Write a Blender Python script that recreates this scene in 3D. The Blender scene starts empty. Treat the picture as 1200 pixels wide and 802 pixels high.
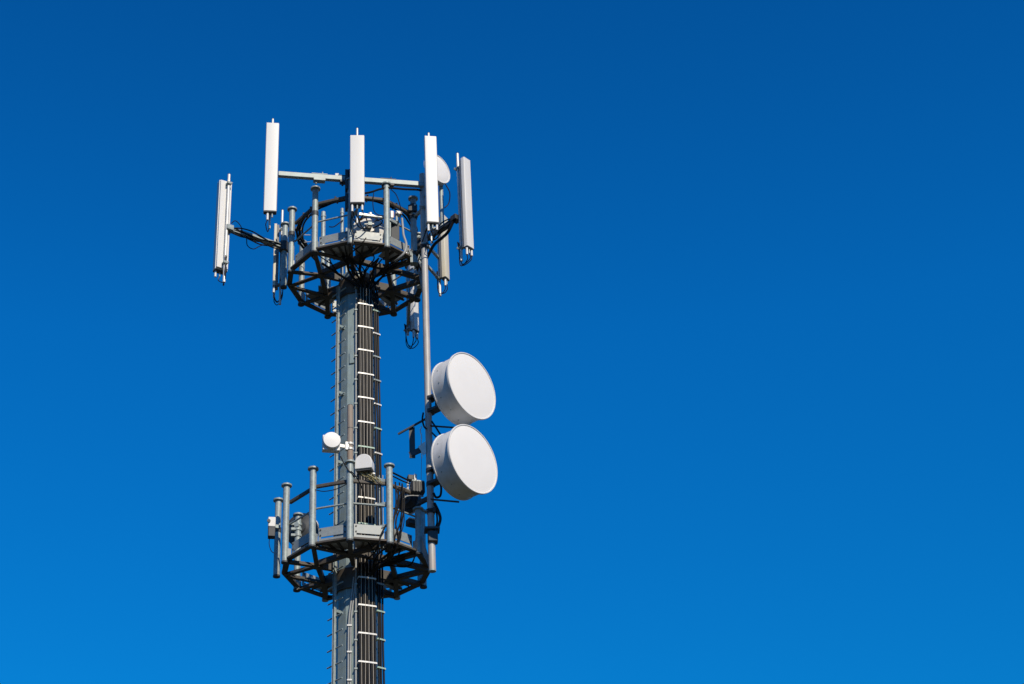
import bpy, math, random
from mathutils import Vector, Matrix
random.seed(7)
sc = bpy.context.scene
COL = sc.collection
R_ = math.radians
PI = math.pi

# ------------------------------------------------------------------ camera model
F = 2062.0            # focal length in pixels of a 1200 px wide picture
PXC, PYC = 418.0, 401.0
TH = R_(32.0)         # pitch
D = 27.8              # camera to tower axis
ZC = 1.6

def W(px, py, y):
    """photo pixel (1200x802) -> world point lying on the vertical plane at depth y"""
    X = (px - PXC) / F; Y = (PYC - py) / F
    dx, dy, dz = X, math.cos(TH) - Y*math.sin(TH), math.sin(TH) + Y*math.cos(TH)
    t = (y + D) / dy
    return Vector((t*dx, y, ZC + t*dz))

def Z(py, y): return W(PXC, py, y).z

# ------------------------------------------------------------------ materials
def principled(name):
    m = bpy.data.materials.new(name); m.use_nodes = True
    nt = m.node_tree; b = nt.nodes['Principled BSDF']
    return m, nt, b

def surf(name, col, rough=0.5, metal=0.0, var=0.12, scale=9.0, stain=None, stain_amt=0.0, stretch=1.0, bump=0.0, spec=0.5, stain_scale=2.2):
    m, nt, b = principled(name)
    N, L = nt.nodes, nt.links
    tc = N.new('ShaderNodeTexCoord')
    mp = N.new('ShaderNodeMapping'); mp.inputs['Scale'].default_value = (1, 1, 1.0/stretch)
    L.new(tc.outputs['Object'], mp.inputs['Vector'])
    n1 = N.new('ShaderNodeTexNoise'); n1.inputs['Scale'].default_value = scale; n1.inputs['Detail'].default_value = 7
    n1.inputs['Roughness'].default_value = 0.65
    L.new(mp.outputs[0], n1.inputs['Vector'])
    rp = N.new('ShaderNodeValToRGB')
    lo = [max(0, c*(1-var)) for c in col]; hi = [min(1, c*(1+var)) for c in col]
    rp.color_ramp.elements[0].position = 0.3; rp.color_ramp.elements[0].color = (*lo, 1)
    rp.color_ramp.elements[1].position = 0.7; rp.color_ramp.elements[1].color = (*hi, 1)
    L.new(n1.outputs['Fac'], rp.inputs[0])
    out = rp.outputs[0]
    if stain is not None:
        n2 = N.new('ShaderNodeTexNoise'); n2.inputs['Scale'].default_value = stain_scale; n2.inputs['Detail'].default_value = 8
        n2.inputs['Roughness'].default_value = 0.7
        L.new(mp.outputs[0], n2.inputs['Vector'])
        r2 = N.new('ShaderNodeValToRGB')
        r2.color_ramp.elements[0].position = 0.48; r2.color_ramp.elements[0].color = (0, 0, 0, 1)
        r2.color_ramp.elements[1].position = 0.72; r2.color_ramp.elements[1].color = (stain_amt,)*3 + (1,)
        L.new(n2.outputs['Fac'], r2.inputs[0])
        mx = N.new('ShaderNodeMix'); mx.data_type = 'RGBA'
        L.new(r2.outputs[0], mx.inputs[0]); L.new(out, mx.inputs[6]); mx.inputs[7].default_value = (*stain, 1)
        out = mx.outputs[2]
    L.new(out, b.inputs['Base Color'])
    b.inputs['Metallic'].default_value = metal
    mr = N.new('ShaderNodeMapRange')
    mr.inputs[3].default_value = max(0.05, rough-0.1); mr.inputs[4].default_value = min(1, rough+0.12)
    L.new(n1.outputs['Fac'], mr.inputs[0]); L.new(mr.outputs[0], b.inputs['Roughness'])
    b.inputs['Specular IOR Level'].default_value = spec
    if bump > 0:
        bp = N.new('ShaderNodeBump'); bp.inputs['Strength'].default_value = bump; bp.inputs['Distance'].default_value = 0.01
        L.new(n1.outputs['Fac'], bp.inputs['Height']); L.new(bp.outputs[0], b.inputs['Normal'])
    return m

M = dict(
    chassis = surf('dull_aluminium', (0.20, 0.205, 0.21), 0.5, metal=0.1, var=0.1, scale=8),
    white = surf('white_fibreglass', (0.755, 0.745, 0.725), 0.42, var=0.02, scale=3, stain=(0.56, 0.52, 0.45), stain_amt=0.22, stretch=9),
    radome = surf('radome_skin', (0.87, 0.85, 0.825), 0.55, var=0.012, scale=2.5, stain=(0.70, 0.67, 0.62), stain_amt=0.14, stain_scale=1.6),
    shroud = surf('shroud_paint', (0.74, 0.735, 0.72), 0.4, var=0.03, scale=4, stain=(0.42, 0.37, 0.31), stain_amt=0.6, stretch=3),
    cream = surf('aged_cream_fibreglass', (0.72, 0.67, 0.54), 0.5, var=0.04, scale=4, stain=(0.42, 0.34, 0.22), stain_amt=0.5, stretch=5),
    galv = surf('galvanised_steel', (0.335, 0.39, 0.385), 0.5, metal=0.12, var=0.28, scale=20, stain=(0.26, 0.27, 0.26), stain_amt=0.7, bump=0.04, stain_scale=6),
    plate = surf('galvanised_plate', (0.28, 0.31, 0.315), 0.48, metal=0.1, var=0.14, scale=14, stain=(0.36, 0.35, 0.32), stain_amt=0.5, bump=0.03),
    zinc = surf('bright_zinc', (0.74, 0.73, 0.69), 0.4, metal=0.15, var=0.1, scale=20, stain=(0.40, 0.36, 0.30), stain_amt=0.5),
    patina = surf('weathered_bronze_clamp', (0.36, 0.50, 0.42), 0.5, metal=0.1, var=0.2, scale=16, stain=(0.2, 0.26, 0.22), stain_amt=0.5),
    truss = surf('weathered_shaded_truss_steel', (0.085, 0.076, 0.066), 0.65, metal=0.1, var=0.3, scale=10, stain=(0.085, 0.045, 0.025), stain_amt=0.5, bump=0.05),  # base colour set dark to carry the shade under the decks
    deck = surf('deck_plate_steel', (0.5, 0.5, 0.5), 0.6, var=0.2, scale=8, stain=(0.16, 0.13, 0.1), stain_amt=0.6),
    shaft = surf('shaft_galvanised', (0.275, 0.345, 0.34), 0.5, metal=0.1, var=0.2, scale=18, stain=(0.20, 0.245, 0.25), stain_amt=0.8, stretch=5, bump=0.05),
    cable = surf('black_cable_jacket', (0.010, 0.0095, 0.009), 0.36, var=0.35, scale=6, stain=(0.03, 0.024, 0.018), stain_amt=0.5, stretch=4, spec=0.2),
    greycable = surf('grey_cable_jacket', (0.34, 0.35, 0.35), 0.5, var=0.15, scale=6),
    cable_glint = surf('painted_cable_glint', (0.30, 0.27, 0.225), 0.5, var=0.2, scale=6),  # highlight tone of the black feeder cables, put into a colour
    yellowcable = surf('faded_yellow_wire', (0.30, 0.26, 0.12), 0.6, var=0.3, scale=9),
    dark = surf('dark_grey_paint_and_shade', (0.045, 0.05, 0.055), 0.55, var=0.2, scale=10),  # dark fittings; also carries the shade on the lower platform drums
    rust = surf('rusty_pipe', (0.30, 0.245, 0.20), 0.65, var=0.22, scale=10, stain=(0.26, 0.13, 0.06), stain_amt=0.65, stretch=5, bump=0.06),
    pole = surf('streaked_galvanised_pole', (0.47, 0.455, 0.43), 0.5, metal=0.08, var=0.16, scale=16, stain=(0.27, 0.17, 0.10), stain_amt=0.7, stretch=5, bump=0.04),
    orange = surf('orange_brown_part', (0.42, 0.16, 0.06), 0.6, var=0.2, scale=10),
    red = surf('red_plastic', (0.45, 0.03, 0.03), 0.4, var=0.1),
    unseen_horizon_screen = surf('horizon_screen_dark_green', (0.022, 0.034, 0.014), 0.95, var=0.5, scale=0.02, stain=(0.045, 0.05, 0.02), stain_amt=0.6, stain_scale=0.006),  # dark skin of the added ring that dims horizon light
    ground = surf('dark_meadow_ground', (0.030, 0.034, 0.018), 0.9, var=0.4, scale=0.8, stain=(0.05, 0.042, 0.028), stain_amt=0.8, stain_scale=0.15),
)

# ------------------------------------------------------------------ mesh builder
def frame_of(d):
    d = d.normalized()
    up = Vector((0, 0, 1)) if abs(d.z) < 0.95 else Vector((1, 0, 0))
    a = d.cross(up).normalized(); b = a.cross(d).normalized()
    return a, b

class MB:
    def __init__(s): s.v = []; s.f = []
    def tube(s, p0, p1, r, n=16, r1=None, cap=True):
        p0 = Vector(p0); p1 = Vector(p1); r1 = r if r1 is None else r1
        a, b = frame_of(p1-p0); i = len(s.v)
        for p, rr in ((p0, r), (p1, r1)):
            for k in range(n):
                t = 2*PI*k/n; s.v.append(p + a*(math.cos(t)*rr) + b*(math.sin(t)*rr))
        for k in range(n):
            k2 = (k+1) % n; s.f.append((i+k, i+k2, i+n+k2, i+n+k))
        if cap:
            s.f.append(tuple(i+k for k in reversed(range(n)))); s.f.append(tuple(i+n+k for k in range(n)))
        return s
    def path(s, pts, r, n=8, sub=6, smooth=True):
        pts = [Vector(p) for p in pts]
        if smooth and len(pts) > 2:
            q = []
            P = [pts[0]*2-pts[1]] + pts + [pts[-1]*2-pts[-2]]
            for j in range(1, len(P)-2):
                for k in range(sub):
                    t = k/sub; p0, p1, p2, p3 = P[j-1], P[j], P[j+1], P[j+2]
                    q.append(0.5*((2*p1)+(p2-p0)*t+(2*p0-5*p1+4*p2-p3)*t*t+(3*p1-p0-3*p2+p3)*t**3))
            q.append(pts[-1]); pts = q
        i0 = len(s.v); a = None
        for j, p in enumerate(pts):
            d = (pts[min(j+1, len(pts)-1)] - pts[max(j-1, 0)])
            if d.length < 1e-9: d = Vector((0, 0, 1))
            d.normalize()
            if a is None: a, b = frame_of(d)
            else:
                a = (a - d*a.dot(d))
                a = a.normalized() if a.length > 1e-6 else frame_of(d)[0]
            b = d.cross(a)
            for k in range(n):
                t = 2*PI*k/n; s.v.append(p + a*(math.cos(t)*r) + b*(math.sin(t)*r))
        m = len(pts)
        for j in range(m-1):
            for k in range(n):
                k2 = (k+1) % n
                s.f.append((i0+j*n+k, i0+j*n+k2, i0+(j+1)*n+k2, i0+(j+1)*n+k))
        s.f.append(tuple(i0+k for k in reversed(range(n)))); s.f.append(tuple(i0+(m-1)*n+k for k in range(n)))
        return s
    def box(s, c, size, ax=None, ay=None, az=None):
        c = Vector(c); ax = Vector(ax or (1, 0, 0)); ay = Vector(ay or (0, 1, 0)); az = Vector(az or (0, 0, 1))
        i = len(s.v); hx, hy, hz = size[0]/2, size[1]/2, size[2]/2
        for sx, sy, sz in ((-1,-1,-1),(1,-1,-1),(1,1,-1),(-1,1,-1),(-1,-1,1),(1,-1,1),(1,1,1),(-1,1,1)):
            s.v.append(c + ax*(sx*hx) + ay*(sy*hy) + az*(sz*hz))
        for f in ((0,3,2,1),(4,5,6,7),(0,1,5,4),(1,2,6,5),(2,3,7,6),(3,0,4,7)): s.f.append(tuple(i+k for k in f))
        return s
    def bar(s, p0, p1, w, h):
        p0 = Vector(p0); p1 = Vector(p1); d = p1-p0
        a, b = frame_of(d)
        return s.box((p0+p1)/2, (d.length, w, h), d.normalized(), a, b)
    def angle(s, p0, p1, w, t=0.008):
        """an L-section angle iron: one leg flat below, the other upright"""
        p0 = Vector(p0); p1 = Vector(p1); d = p1-p0
        a, b = frame_of(d); dn = d.normalized(); c = (p0+p1)/2
        s.box(c - b*(w/2), (d.length, w, t), dn, a, b)
        s.box(c + a*(w/2-t/2) + b*(t/2+0.0005), (d.length, t, w-t), dn, a, b)
        return s
    def lathe(s, prof, o, axis, n=48, caps=(False, False)):
        o = Vector(o); d = Vector(axis).normalized(); a, b = frame_of(d); i = len(s.v)
        for r, z in prof:
            for k in range(n):
                t = 2*PI*k/n; s.v.append(o + d*z + a*(math.cos(t)*r) + b*(math.sin(t)*r))
        for j in range(len(prof)-1):
            for k in range(n):
                k2 = (k+1) % n; s.f.append((i+j*n+k, i+j*n+k2, i+(j+1)*n+k2, i+(j+1)*n+k))
        if caps[0]: s.f.append(tuple(i+k for k in reversed(range(n))))
        if caps[1]:
            j = len(prof)-1; s.f.append(tuple(i+j*n+k for k in range(n)))
        return s
    def prism(s, poly, off):
        off = Vector(off); i = len(s.v); n = len(poly)
        for p in poly: s.v.append(Vector(p))
        for p in poly: s.v.append(Vector(p)+off)
        s.f.append(tuple(i+k for k in reversed(range(n)))); s.f.append(tuple(i+n+k for k in range(n)))
        for k in range(n):
            k2 = (k+1) % n; s.f.append((i+k, i+k2, i+n+k2, i+n+k))
        return s
    def build(s, name, mat, parent=None, org=(0, 0, 0), bevel=0.0, sharp=35, mesh_only=False):
        o_ = Vector(org)
        me = bpy.data.meshes.new(name); me.from_pydata([tuple(Vector(v)-o_) for v in s.v], [], s.f); me.validate(); me.update()
        import bmesh
        bm = bmesh.new(); bm.from_mesh(me); bmesh.ops.recalc_face_normals(bm, faces=bm.faces); bm.to_mesh(me); bm.free()
        me.shade_smooth(); me.set_sharp_from_angle(angle=R_(sharp))
        me.materials.append(mat)
        ob = bpy.data.objects.new(name, me); COL.objects.link(ob)
        if parent: ob.parent = parent
        if bevel > 0:
            md = ob.modifiers.new('bevel', 'BEVEL'); md.width = bevel; md.segments = 2; md.limit_method = 'ANGLE'; md.angle_limit = R_(40)
        return ob

def thing(name, label, cat, loc, rz=0.0, group=None):
    o = bpy.data.objects.new(name, None); COL.objects.link(o); o.empty_display_size = 0.1
    o.location = loc; o.rotation_euler = (0, 0, rz); o['label'] = label; o['category'] = cat
    if group: o['group'] = group
    return o
def tag(o, label, cat, group=None):
    o['label'] = label; o['category'] = cat
    if group: o['group'] = group
    return o
def dup(root, loc, rz, label, group=None):
    r = root.copy(); COL.objects.link(r); r.location = loc; r.rotation_euler = (0, 0, rz); r['label'] = label
    if group: r['group'] = group
    def kids(src, dst):
        for ch in list(src.children):
            c = ch.copy(); COL.objects.link(c); c.parent = dst; kids(ch, c)
    kids(root, r); return r
def pol(az, r, z=0.0):
    a = R_(az); return Vector((math.sin(a)*r, -math.cos(a)*r, z))

# ------------------------------------------------------------------ ground
g = MB(); g.v = [Vector((x, y, 0)) for x, y in ((-4000,-4000),(4000,-4000),(4000,4000),(-4000,4000))]; g.f = [(0,1,2,3)]
go = g.build('ground', M['ground']); go['kind'] = 'structure'

hm = MB(); nh = 180  # unseen hill-shaped ring, added to hold back light from the low sky
for j, (rr, base) in enumerate(((420, 0.0), (560, 60.0), (760, 135.0), (1000, 175.0), (1500, 150.0), (2200, 0.0))):
    for k in range(nh):
        a = 2*PI*k/nh
        h = base*(1+0.16*math.sin(3*a+j)+0.10*math.sin(7*a+1.3*j)+0.05*math.sin(17*a+2*j)) if base else -0.5
        hm.v.append(Vector((math.sin(a)*rr, math.cos(a)*rr, h)))
for j in range(5):
    for k in range(nh):
        k2 = (k+1) % nh; hm.f.append((j*nh+k, j*nh+k2, (j+1)*nh+k2, (j+1)*nh+k))
unseen_horizon_screen = hm.build('unseen_horizon_screen', M['unseen_horizon_screen'], sharp=80); unseen_horizon_screen['kind'] = 'structure'

# ------------------------------------------------------------------ key levels
ZU = Z(330, 0); ZL = Z(669, 0)     # ring planes of the two platforms
RP = 1.30
def rs(z): return 0.315 + (ZU - z)*0.0056   # shaft radius

# ------------------------------------------------------------------ mast
mast = thing('communications_mast', 'tall grey-green faceted steel mast carrying both round platforms', 'mast', (0, 0, 0))
sh = MB()
nS = 12
ring_z = [0.0, ZL-2.2, ZL, ZU-3.0, ZU+0.05]
prof = [(rs(z), z) for z in ring_z]
i0 = len(sh.v)
for r, z in prof:
    for k in range(nS):
        a = R_(-1 + 30*k); sh.v.append(Vector((math.sin(a)*r, -math.cos(a)*r, z)))
for j in range(len(prof)-1):
    for k in range(nS):
        k2 = (k+1) % nS; sh.f.append((j*nS+k, j*nS+k2, (j+1)*nS+k2, (j+1)*nS+k))
sh.f.append(tuple((len(prof)-1)*nS+k for k in range(nS)))
sh.build('shaft', M['shaft'], mast, sharp=12)
# foundation flange
fl = MB(); fl.tube((0,0,0.0),(0,0,0.06),0.62,24); fl.build('base_flange', M['galv'], mast)
# single-rail ladder with rungs on both sides
RAZ = -52
def rail_pt(z, off=0.105): return pol(RAZ, rs(z)+off, z)
rl = MB()
d_out = pol(RAZ, 1); d_tan = Vector((math.cos(R_(RAZ)), math.sin(R_(RAZ)), 0))
za, zb = 0.4, ZU-0.3
c = (rail_pt(za)+rail_pt(zb))/2; dv = rail_pt(zb)-rail_pt(za)
rl.box(c, (0.055, 0.008, dv.length), d_tan, dv.normalized().cross(d_tan), dv.normalized())
rl.box(c+d_out*0.022-d_tan*0.02, (0.007, 0.04, dv.length), d_tan, dv.normalized().cross(d_tan), dv.normalized())
rl.box(c+d_out*0.022+d_tan*0.02, (0.007, 0.04, dv.length), d_tan, dv.normalized().cross(d_tan), dv.normalized())
rail = rl.build('climbing_rail', M['galv'], mast)
z = ZL-2.4; k = 0
rung_mesh = None
while z < ZU-0.35:
    p = rail_pt(z)
    if rung_mesh is None:
        r = MB(); r.tube(-d_tan*0.205, d_tan*0.205, 0.0125, 10); pass
        o = r.build('rung', M['galv'], rail); rung_mesh = o.data; o.location = p
    else:
        o = bpy.data.objects.new('rung', rung_mesh); COL.objects.link(o); o.parent = rail; o.location = p
    if k % 5 == 0:
        b = MB(); b.bar(pol(RAZ, rs(z)-0.02, z+0.1), pol(RAZ, rs(z)+0.1, z+0.1), 0.07, 0.05); b.build('rail_bracket', M['shaft'], rail)
    z += 0.285; k += 1
# bolted splice on the shaft, small inspection cover
cv = MB(); zc_ = Z(420, -0.3)
cv.box(pol(-16, rs(zc_)+0.004, zc_), (0.09, 0.02, 0.24), Vector((math.cos(R_(-16)), math.sin(R_(-16)), 0)), pol(-16, 1)); cv.build('inspection_cover', M['shaft'], mast, bevel=0.004)
for zz in (ZU-0.42, ZL-0.42):
    cl = MB(); cl.lathe([(rs(zz)+0.004, -0.05),(rs(zz)+0.035, -0.05),(rs(zz)+0.035, 0.32),(rs(zz)+0.004, 0.32)], (0,0,zz), (0,0,1), 24); cl.build('platform_collar', M['truss'], mast)

# ------------------------------------------------------------------ feeder cables down the mast
def cable_run(label, spec, z0, z1, clamps, cmat='cable', group=None, clamp_mats=('zinc',), fan=True, ext=(0.02, 0.02)):
    """spec: list of (x, y, r) at the upper radius; cables widen with the shaft"""
    base = Vector((spec[0][0], spec[0][1], z0))
    t = thing('feeder_cable_run', label, 'cables', base, 0, group)
    def at(x, y, z):
        q = rs(z)/0.315; return Vector((x*q, y*q, z))
    for j, (x, y, r) in enumerate(spec):
        pts = []; zz = z0
        while zz < z1:
            pts.append(at(x+random.uniform(-.004,.004), y+random.uniform(-.004,.004), zz)); zz += 0.5
        pts.append(at(x, y, z1))
        if fan:
            az = 25 + (j-len(spec)/2)*22 + random.uniform(-8, 8)
            pts.append(pol(az, 0.55, z1+0.28)); pts.append(pol(az+random.uniform(-10,10), 0.95, z1+0.36))
        MB().path(pts, r, 10, 3).build('cable', M[cmat], t, base)
    for j, zz in enumerate(clamps):
        if not (z0 < zz < z1): continue
        m = MB(); P = [at(x, y, zz) for x, y, r in spec]
        out = Vector((0.25, -1, 0)).normalized()
        A = P[0] + out*(spec[0][2]+0.008) - Vector((ext[0], 0, 0)); B = P[-1] + out*(spec[-1][2]+0.008) + Vector((ext[1], 0.01, 0))
        mid = [p + out*(spec[k][2]+0.008) for k, p in enumerate(P)]
        pl = [A] + ([mid[len(mid)//2]] if len(mid) > 3 else []) + [B]
        for q in range(len(pl)-1): m.bar(pl[q], pl[q+1], 0.012, 0.028)
        back = Vector((-0.25, 1, 0)).normalized()
        m.bar(A - out*0.002, A + back*0.10, 0.02, 0.026); m.bar(B - out*0.002, B + back*0.07, 0.02, 0.026)
        m.build('cable_clamp', M[random.choice(clamp_mats)], t, base)
    return t
ZA, ZB = ZL-2.6, ZU-0.42
cl_z = [ZL-2.35 + 0.505*k for k in range(20)]
front = [(0.045+0.055*k, -0.405+0.018*k, 0.0225) for k in range(5)]
cable_run('front bundle of five thick black feeder cables strapped down the mast with pale clamps', front, ZA, ZB, cl_z, clamp_mats=('zinc','zinc','patina'))
front2 = [(0.07+0.05*k, -0.355+0.018*k, 0.014) for k in range(5)]
side = [(0.325+0.034*k, -0.20+0.03*k, 0.018) for k in range(3)]
cable_run('narrow bundle of three black cables along the right edge of the mast', side, ZA, ZB, [z-0.01 for z in cl_z], clamp_mats=('zinc','galv','patina'))
thin = [(0.072+0.055*k, -0.418+0.018*k, 0.0075) for k in range(4)]  # added pale strands, standing in for highlights on the glossy black cables
cable_run('thin brownish strands imitating sun glints on the thick black cables of the mast front', thin, ZA, ZB, [], cmat='cable_glint', fan=False)
cd = MB(); bz = Vector((-0.01, -0.37, ZA))
cdt = thing('conduit', 'single pale conduit between ladder side and black cables on the mast', 'conduit', bz)
pts = [Vector((-0.012*rs(zz)/0.315, -0.352*rs(zz)/0.315, zz)) for zz in [ZA + (ZB-ZA)*k/10 for k in range(11)]]
MB().path(pts, 0.016, 10, 2).build('pipe', M['greycable'], cdt, bz)
for zz in cl_z[:-1]:
    p = Vector((-0.012*rs(zz)/0.315, -0.352*rs(zz)/0.315, zz-0.1))
    MB().box(p, (0.055, 0.05, 0.03)).build('clip', M['galv'], cdt, bz, bevel=0.003)
# two thin pale cables on the lower shaft, left of the conduit
lct = thing('cable_pair', 'pair of thin grey cables clipped to the mast below the lower platform', 'cables', (-0.11, -0.36, ZA))
lz = ZL-0.3
for dx in (-0.14, -0.105):
    pts = [Vector((dx, -0.372, ZA)), Vector((dx, -0.37, ZA+0.8)), Vector((dx+0.01, -0.375, ZA+1.5)), Vector((dx+0.05, -0.37, lz-0.4)), Vector((dx+0.09, -0.40, lz))]
    MB().path(pts, 0.014, 8, 5).build('cable', M['greycable'], lct, (-0.11, -0.36, ZA))
for py in (733, 764, 797):
    p = W(409.5, py, -0.39)
    MB().box((p.x, -0.385, p.z), (0.085, 0.03, 0.03)).build('clip', M['zinc'], lct, (-0.11, -0.36, ZA), bevel=0.004)
# rear filler cables in the shaded gap between the two bundles
cable_run('inner row of black cables half hidden behind the front bundle on the mast', front2, ZA, ZB, [], fan=True)

# ------------------------------------------------------------------ platforms
def platform(name_label, zr, posts, decks, kick_skip=(), rail_skip=(), base_top=1.40, RC=1.255):
    t = thing('antenna_platform', name_label, 'platform', (0, 0, zr))
    az = [p[0] for p in posts]
    n = len(az)
    V = [pol(a, RC) for a in az]
    inner_az = [-8+60*k for k in range(6)]
    I = [pol(a, 0.73) for a in inner_az]
    # outer ring chords, inner ring chords
    for k in range(n):
        MB().bar(V[k]+Vector((0,0,0.012)), V[(k+1)%n]+Vector((0,0,0.012)), 0.10, 0.032).build('ring_chord', M['truss'], t)
    for k in range(6):
        MB().bar(I[k], I[(k+1)%6], 0.075, 0.095).build('inner_chord', M['truss'], t)
        MB().bar(pol(inner_az[k], rs(zr)+0.02), I[k]*0.965, 0.07, 0.16).build('bracket_arm', M['truss'], t)
    # zig-zag struts
    for k, a in enumerate(az):
        ds = sorted(range(6), key=lambda q: abs(((inner_az[q]-a+180) % 360)-180))
        d0 = abs(((inner_az[ds[0]]-a+180) % 360)-180)
        for q in (ds[:1] if d0 < 12 else ds[:2]):
            u = (V[k]-I[q]).normalized()
            MB().angle(I[q]+u*0.03+Vector((0,0,-0.012)), V[k]-u*0.03+Vector((0,0,-0.012)), 0.082, 0.01).build('strut', M['truss'], t)
    # gusset plates under the nodes
    for k in range(6):
        MB().tube(I[k]+Vector((0,0,-0.075)), I[k]+Vector((0,0,-0.06)), 0.085, 6).build('gusset_plate', M['truss'], t)
    # deck plates between inner and outer ring
    for a0, a1, r0, r1 in decks:
        steps = max(1, int((a1-a0)/15)); poly = [pol(a0+(a1-a0)*k/steps, r1, 0.055) for k in range(steps+1)] + [pol(a1-(a1-a0)*k/steps, r0, 0.055) for k in range(steps+1)]
        MB().prism(poly, (0, 0, 0.006)).build('deck_plate', M['deck'], t)
        for q in (0.33, 0.66):
            aa = a0+(a1-a0)*q
            MB().bar(pol(aa, r0, 0.035), pol(aa, r1, 0.035), 0.035, 0.034).build('deck_joist', M['truss'], t)
    # posts with end flanges
    for k, (a, r, kind) in enumerate(posts):
        if kind == 'none': continue
        p = pol(a, r)
        top = {'short': 0.78}.get(kind, base_top)
        m = MB(); m.tube(p+Vector((0,0,-0.035)), p+Vector((0,0,top)), 0.058, 20)
        po = m.build('post', M['galv'], t)
        MB().tube(p+Vector((0,0,top+0.0005)), p+Vector((0,0,top+0.028)), 0.094, 24).build('post_flange', M['galv'], po)
        f2 = MB(); f2.tube(p+Vector((0,0,-0.065)), p+Vector((0,0,-0.0355)), 0.064, 20); f2.build('foot_cap', M['dark'], po)
        pi = pol(a, r-0.03)
        MB().box(pol(a, RC-0.01, 0.1), (0.10, 0.075, 0.20), Vector((math.cos(R_(a)), math.sin(R_(a)), 0)), pol(a, 1)).build('post_bracket', M['plate'], po, bevel=0.004)
        if kind == 'clamp':
            MB().tube(p+Vector((0,0,0.78)), p+Vector((0,0,0.87)), 0.066, 20).build('clamp_band', M['dark'], po)
    # kick plates (two strips, the lower one narrower, with a slot between) and rails
    for k in range(n):
        k2 = (k+1) % n
        if k in kick_skip: continue
        a, b = V[k]*0.965, V[k2]*0.965
        d = (b-a).normalized(); a2 = a + d*0.06; b2 = b - d*0.06; o = Vector((d.y, -d.x, 0))
        L = (b2-a2).length; c = (a2+b2)/2
        kp = MB(); kp.box(c+Vector((0,0,0.225)), (L, 0.012, 0.165), d, o)
        kp.box(c+Vector((0,0,0.082)), (L, 0.014, 0.055), d, o)
        kp.box(a2+d*0.02+Vector((0,0,0.126)), (0.04, 0.011, 0.033), d, o); kp.box(b2-d*0.02+Vector((0,0,0.126)), (0.04, 0.011, 0.033), d, o)
        kpo = kp.build('kick_plate', M['plate'], t)
        bl = MB()
        for e in (a2+d*0.035, b2-d*0.035):
            for zz in (0.17, 0.27): bl.tube(e+o*0.006+Vector((0,0,zz)), e+o*0.018+Vector((0,0,zz)), 0.014, 8); bl.tube(e-o*0.006+Vector((0,0,zz)), e-o*0.018+Vector((0,0,zz)), 0.014, 8)
        bl.build('bolt', M['dark'], kpo)
    for k in range(n):
        k2 = (k+1) % n
        if k in rail_skip: continue
        a = pol(posts[k][0], posts[k][1]-0.058-0.012); b = pol(posts[k2][0], posts[k2][1]-0.058-0.012)
        MB().angle(a+Vector((0,0,1.10)), b+Vector((0,0,1.10)), 0.05, 0.006).build('top_rail', M['truss'], t)
        MB().tube(a+Vector((0,0,0.68)), b+Vector((0,0,0.68)), 0.017, 10).build('middle_rail', M['galv'], t)
    return t

up_posts = [(-95,1.40,'clamp'), (-73,1.30,'clamp'), (-37,1.30,'clamp'), (-5,1.30,'post'), (25.5,1.30,'post'), (56,1.30,'post'),
            (86,1.30,'none'), (116,1.30,'post'), (146,1.30,'post'), (176,1.30,'none'), (206,1.30,'post'), (236,1.30,'post')]
up = platform('upper round steel platform at the mast top with railing posts', ZU, up_posts,
              [(-34,-8,0.76,1.2), (-2,22,0.80,1.2), (28,52,0.85,1.2), (-150,-120,0.5,1.15), (150,200,0.4,1.15), (118,146,0.6,1.15)], kick_skip=(0, 11, 6, 7), rail_skip=(0, 5, 6, 8, 9, 10, 11), RC=1.29)
lo_posts = [(-95,1.39,'clamp'), (-70,1.30,'post'), (-35,1.30,'post'), (-5,1.30,'post'), (25.3,1.30,'post'), (54,1.30,'short'),
            (86,1.30,'none'), (116,1.30,'post'), (146,1.30,'none'), (176,1.30,'none'), (206,1.30,'none'), (236,1.27,'post')]
lo = platform('lower round steel platform halfway down the visible mast with flanged posts', ZL, lo_posts,
              [(-34,-8,0.76,1.2), (-2,22,0.80,1.2), (28,50,0.85,1.2), (150,205,0.4,1.15), (205,232,0.75,1.15), (118,146,0.7,1.15)], kick_skip=(0, 6, 7, 11), rail_skip=(0, 5, 6, 7, 8, 9, 10, 11))
# bare stub feet under the rear of the lower platform
for a in (146, 206):
    p = pol(a, 1.28)
    MB().tube(p+Vector((0,0,-0.06)), p+Vector((0,0,0.3)), 0.058, 16).build('stub_post', M['galv'], lo)
p = pol(176, 1.28)
MB().tube(p+Vector((0,0,-0.06)), p+Vector((0,0,0.3)), 0.058, 16).build('stub_post', M['galv'], up)
# gate beside the mast on the lower platform
gp = pol(25.3, 1.30)
for py in (562, 589, 615):
    q = W(453, py, gp.y); m = MB(); m.bar((gp.x-0.25, gp.y+0.12, q.z), (gp.x-0.03, gp.y+0.02, q.z), 0.02, 0.05); m.build('gate_bar', M['galv'], lo, (0,0,ZL))
for dx in (-0.17, -0.11):
    MB().tube((gp.x+dx, gp.y+0.07, Z(640, gp.y)), (gp.x+dx, gp.y+0.07, Z(555, gp.y)), 0.009, 8).build('gate_rod', M['galv'], lo, (0,0,ZL))

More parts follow.
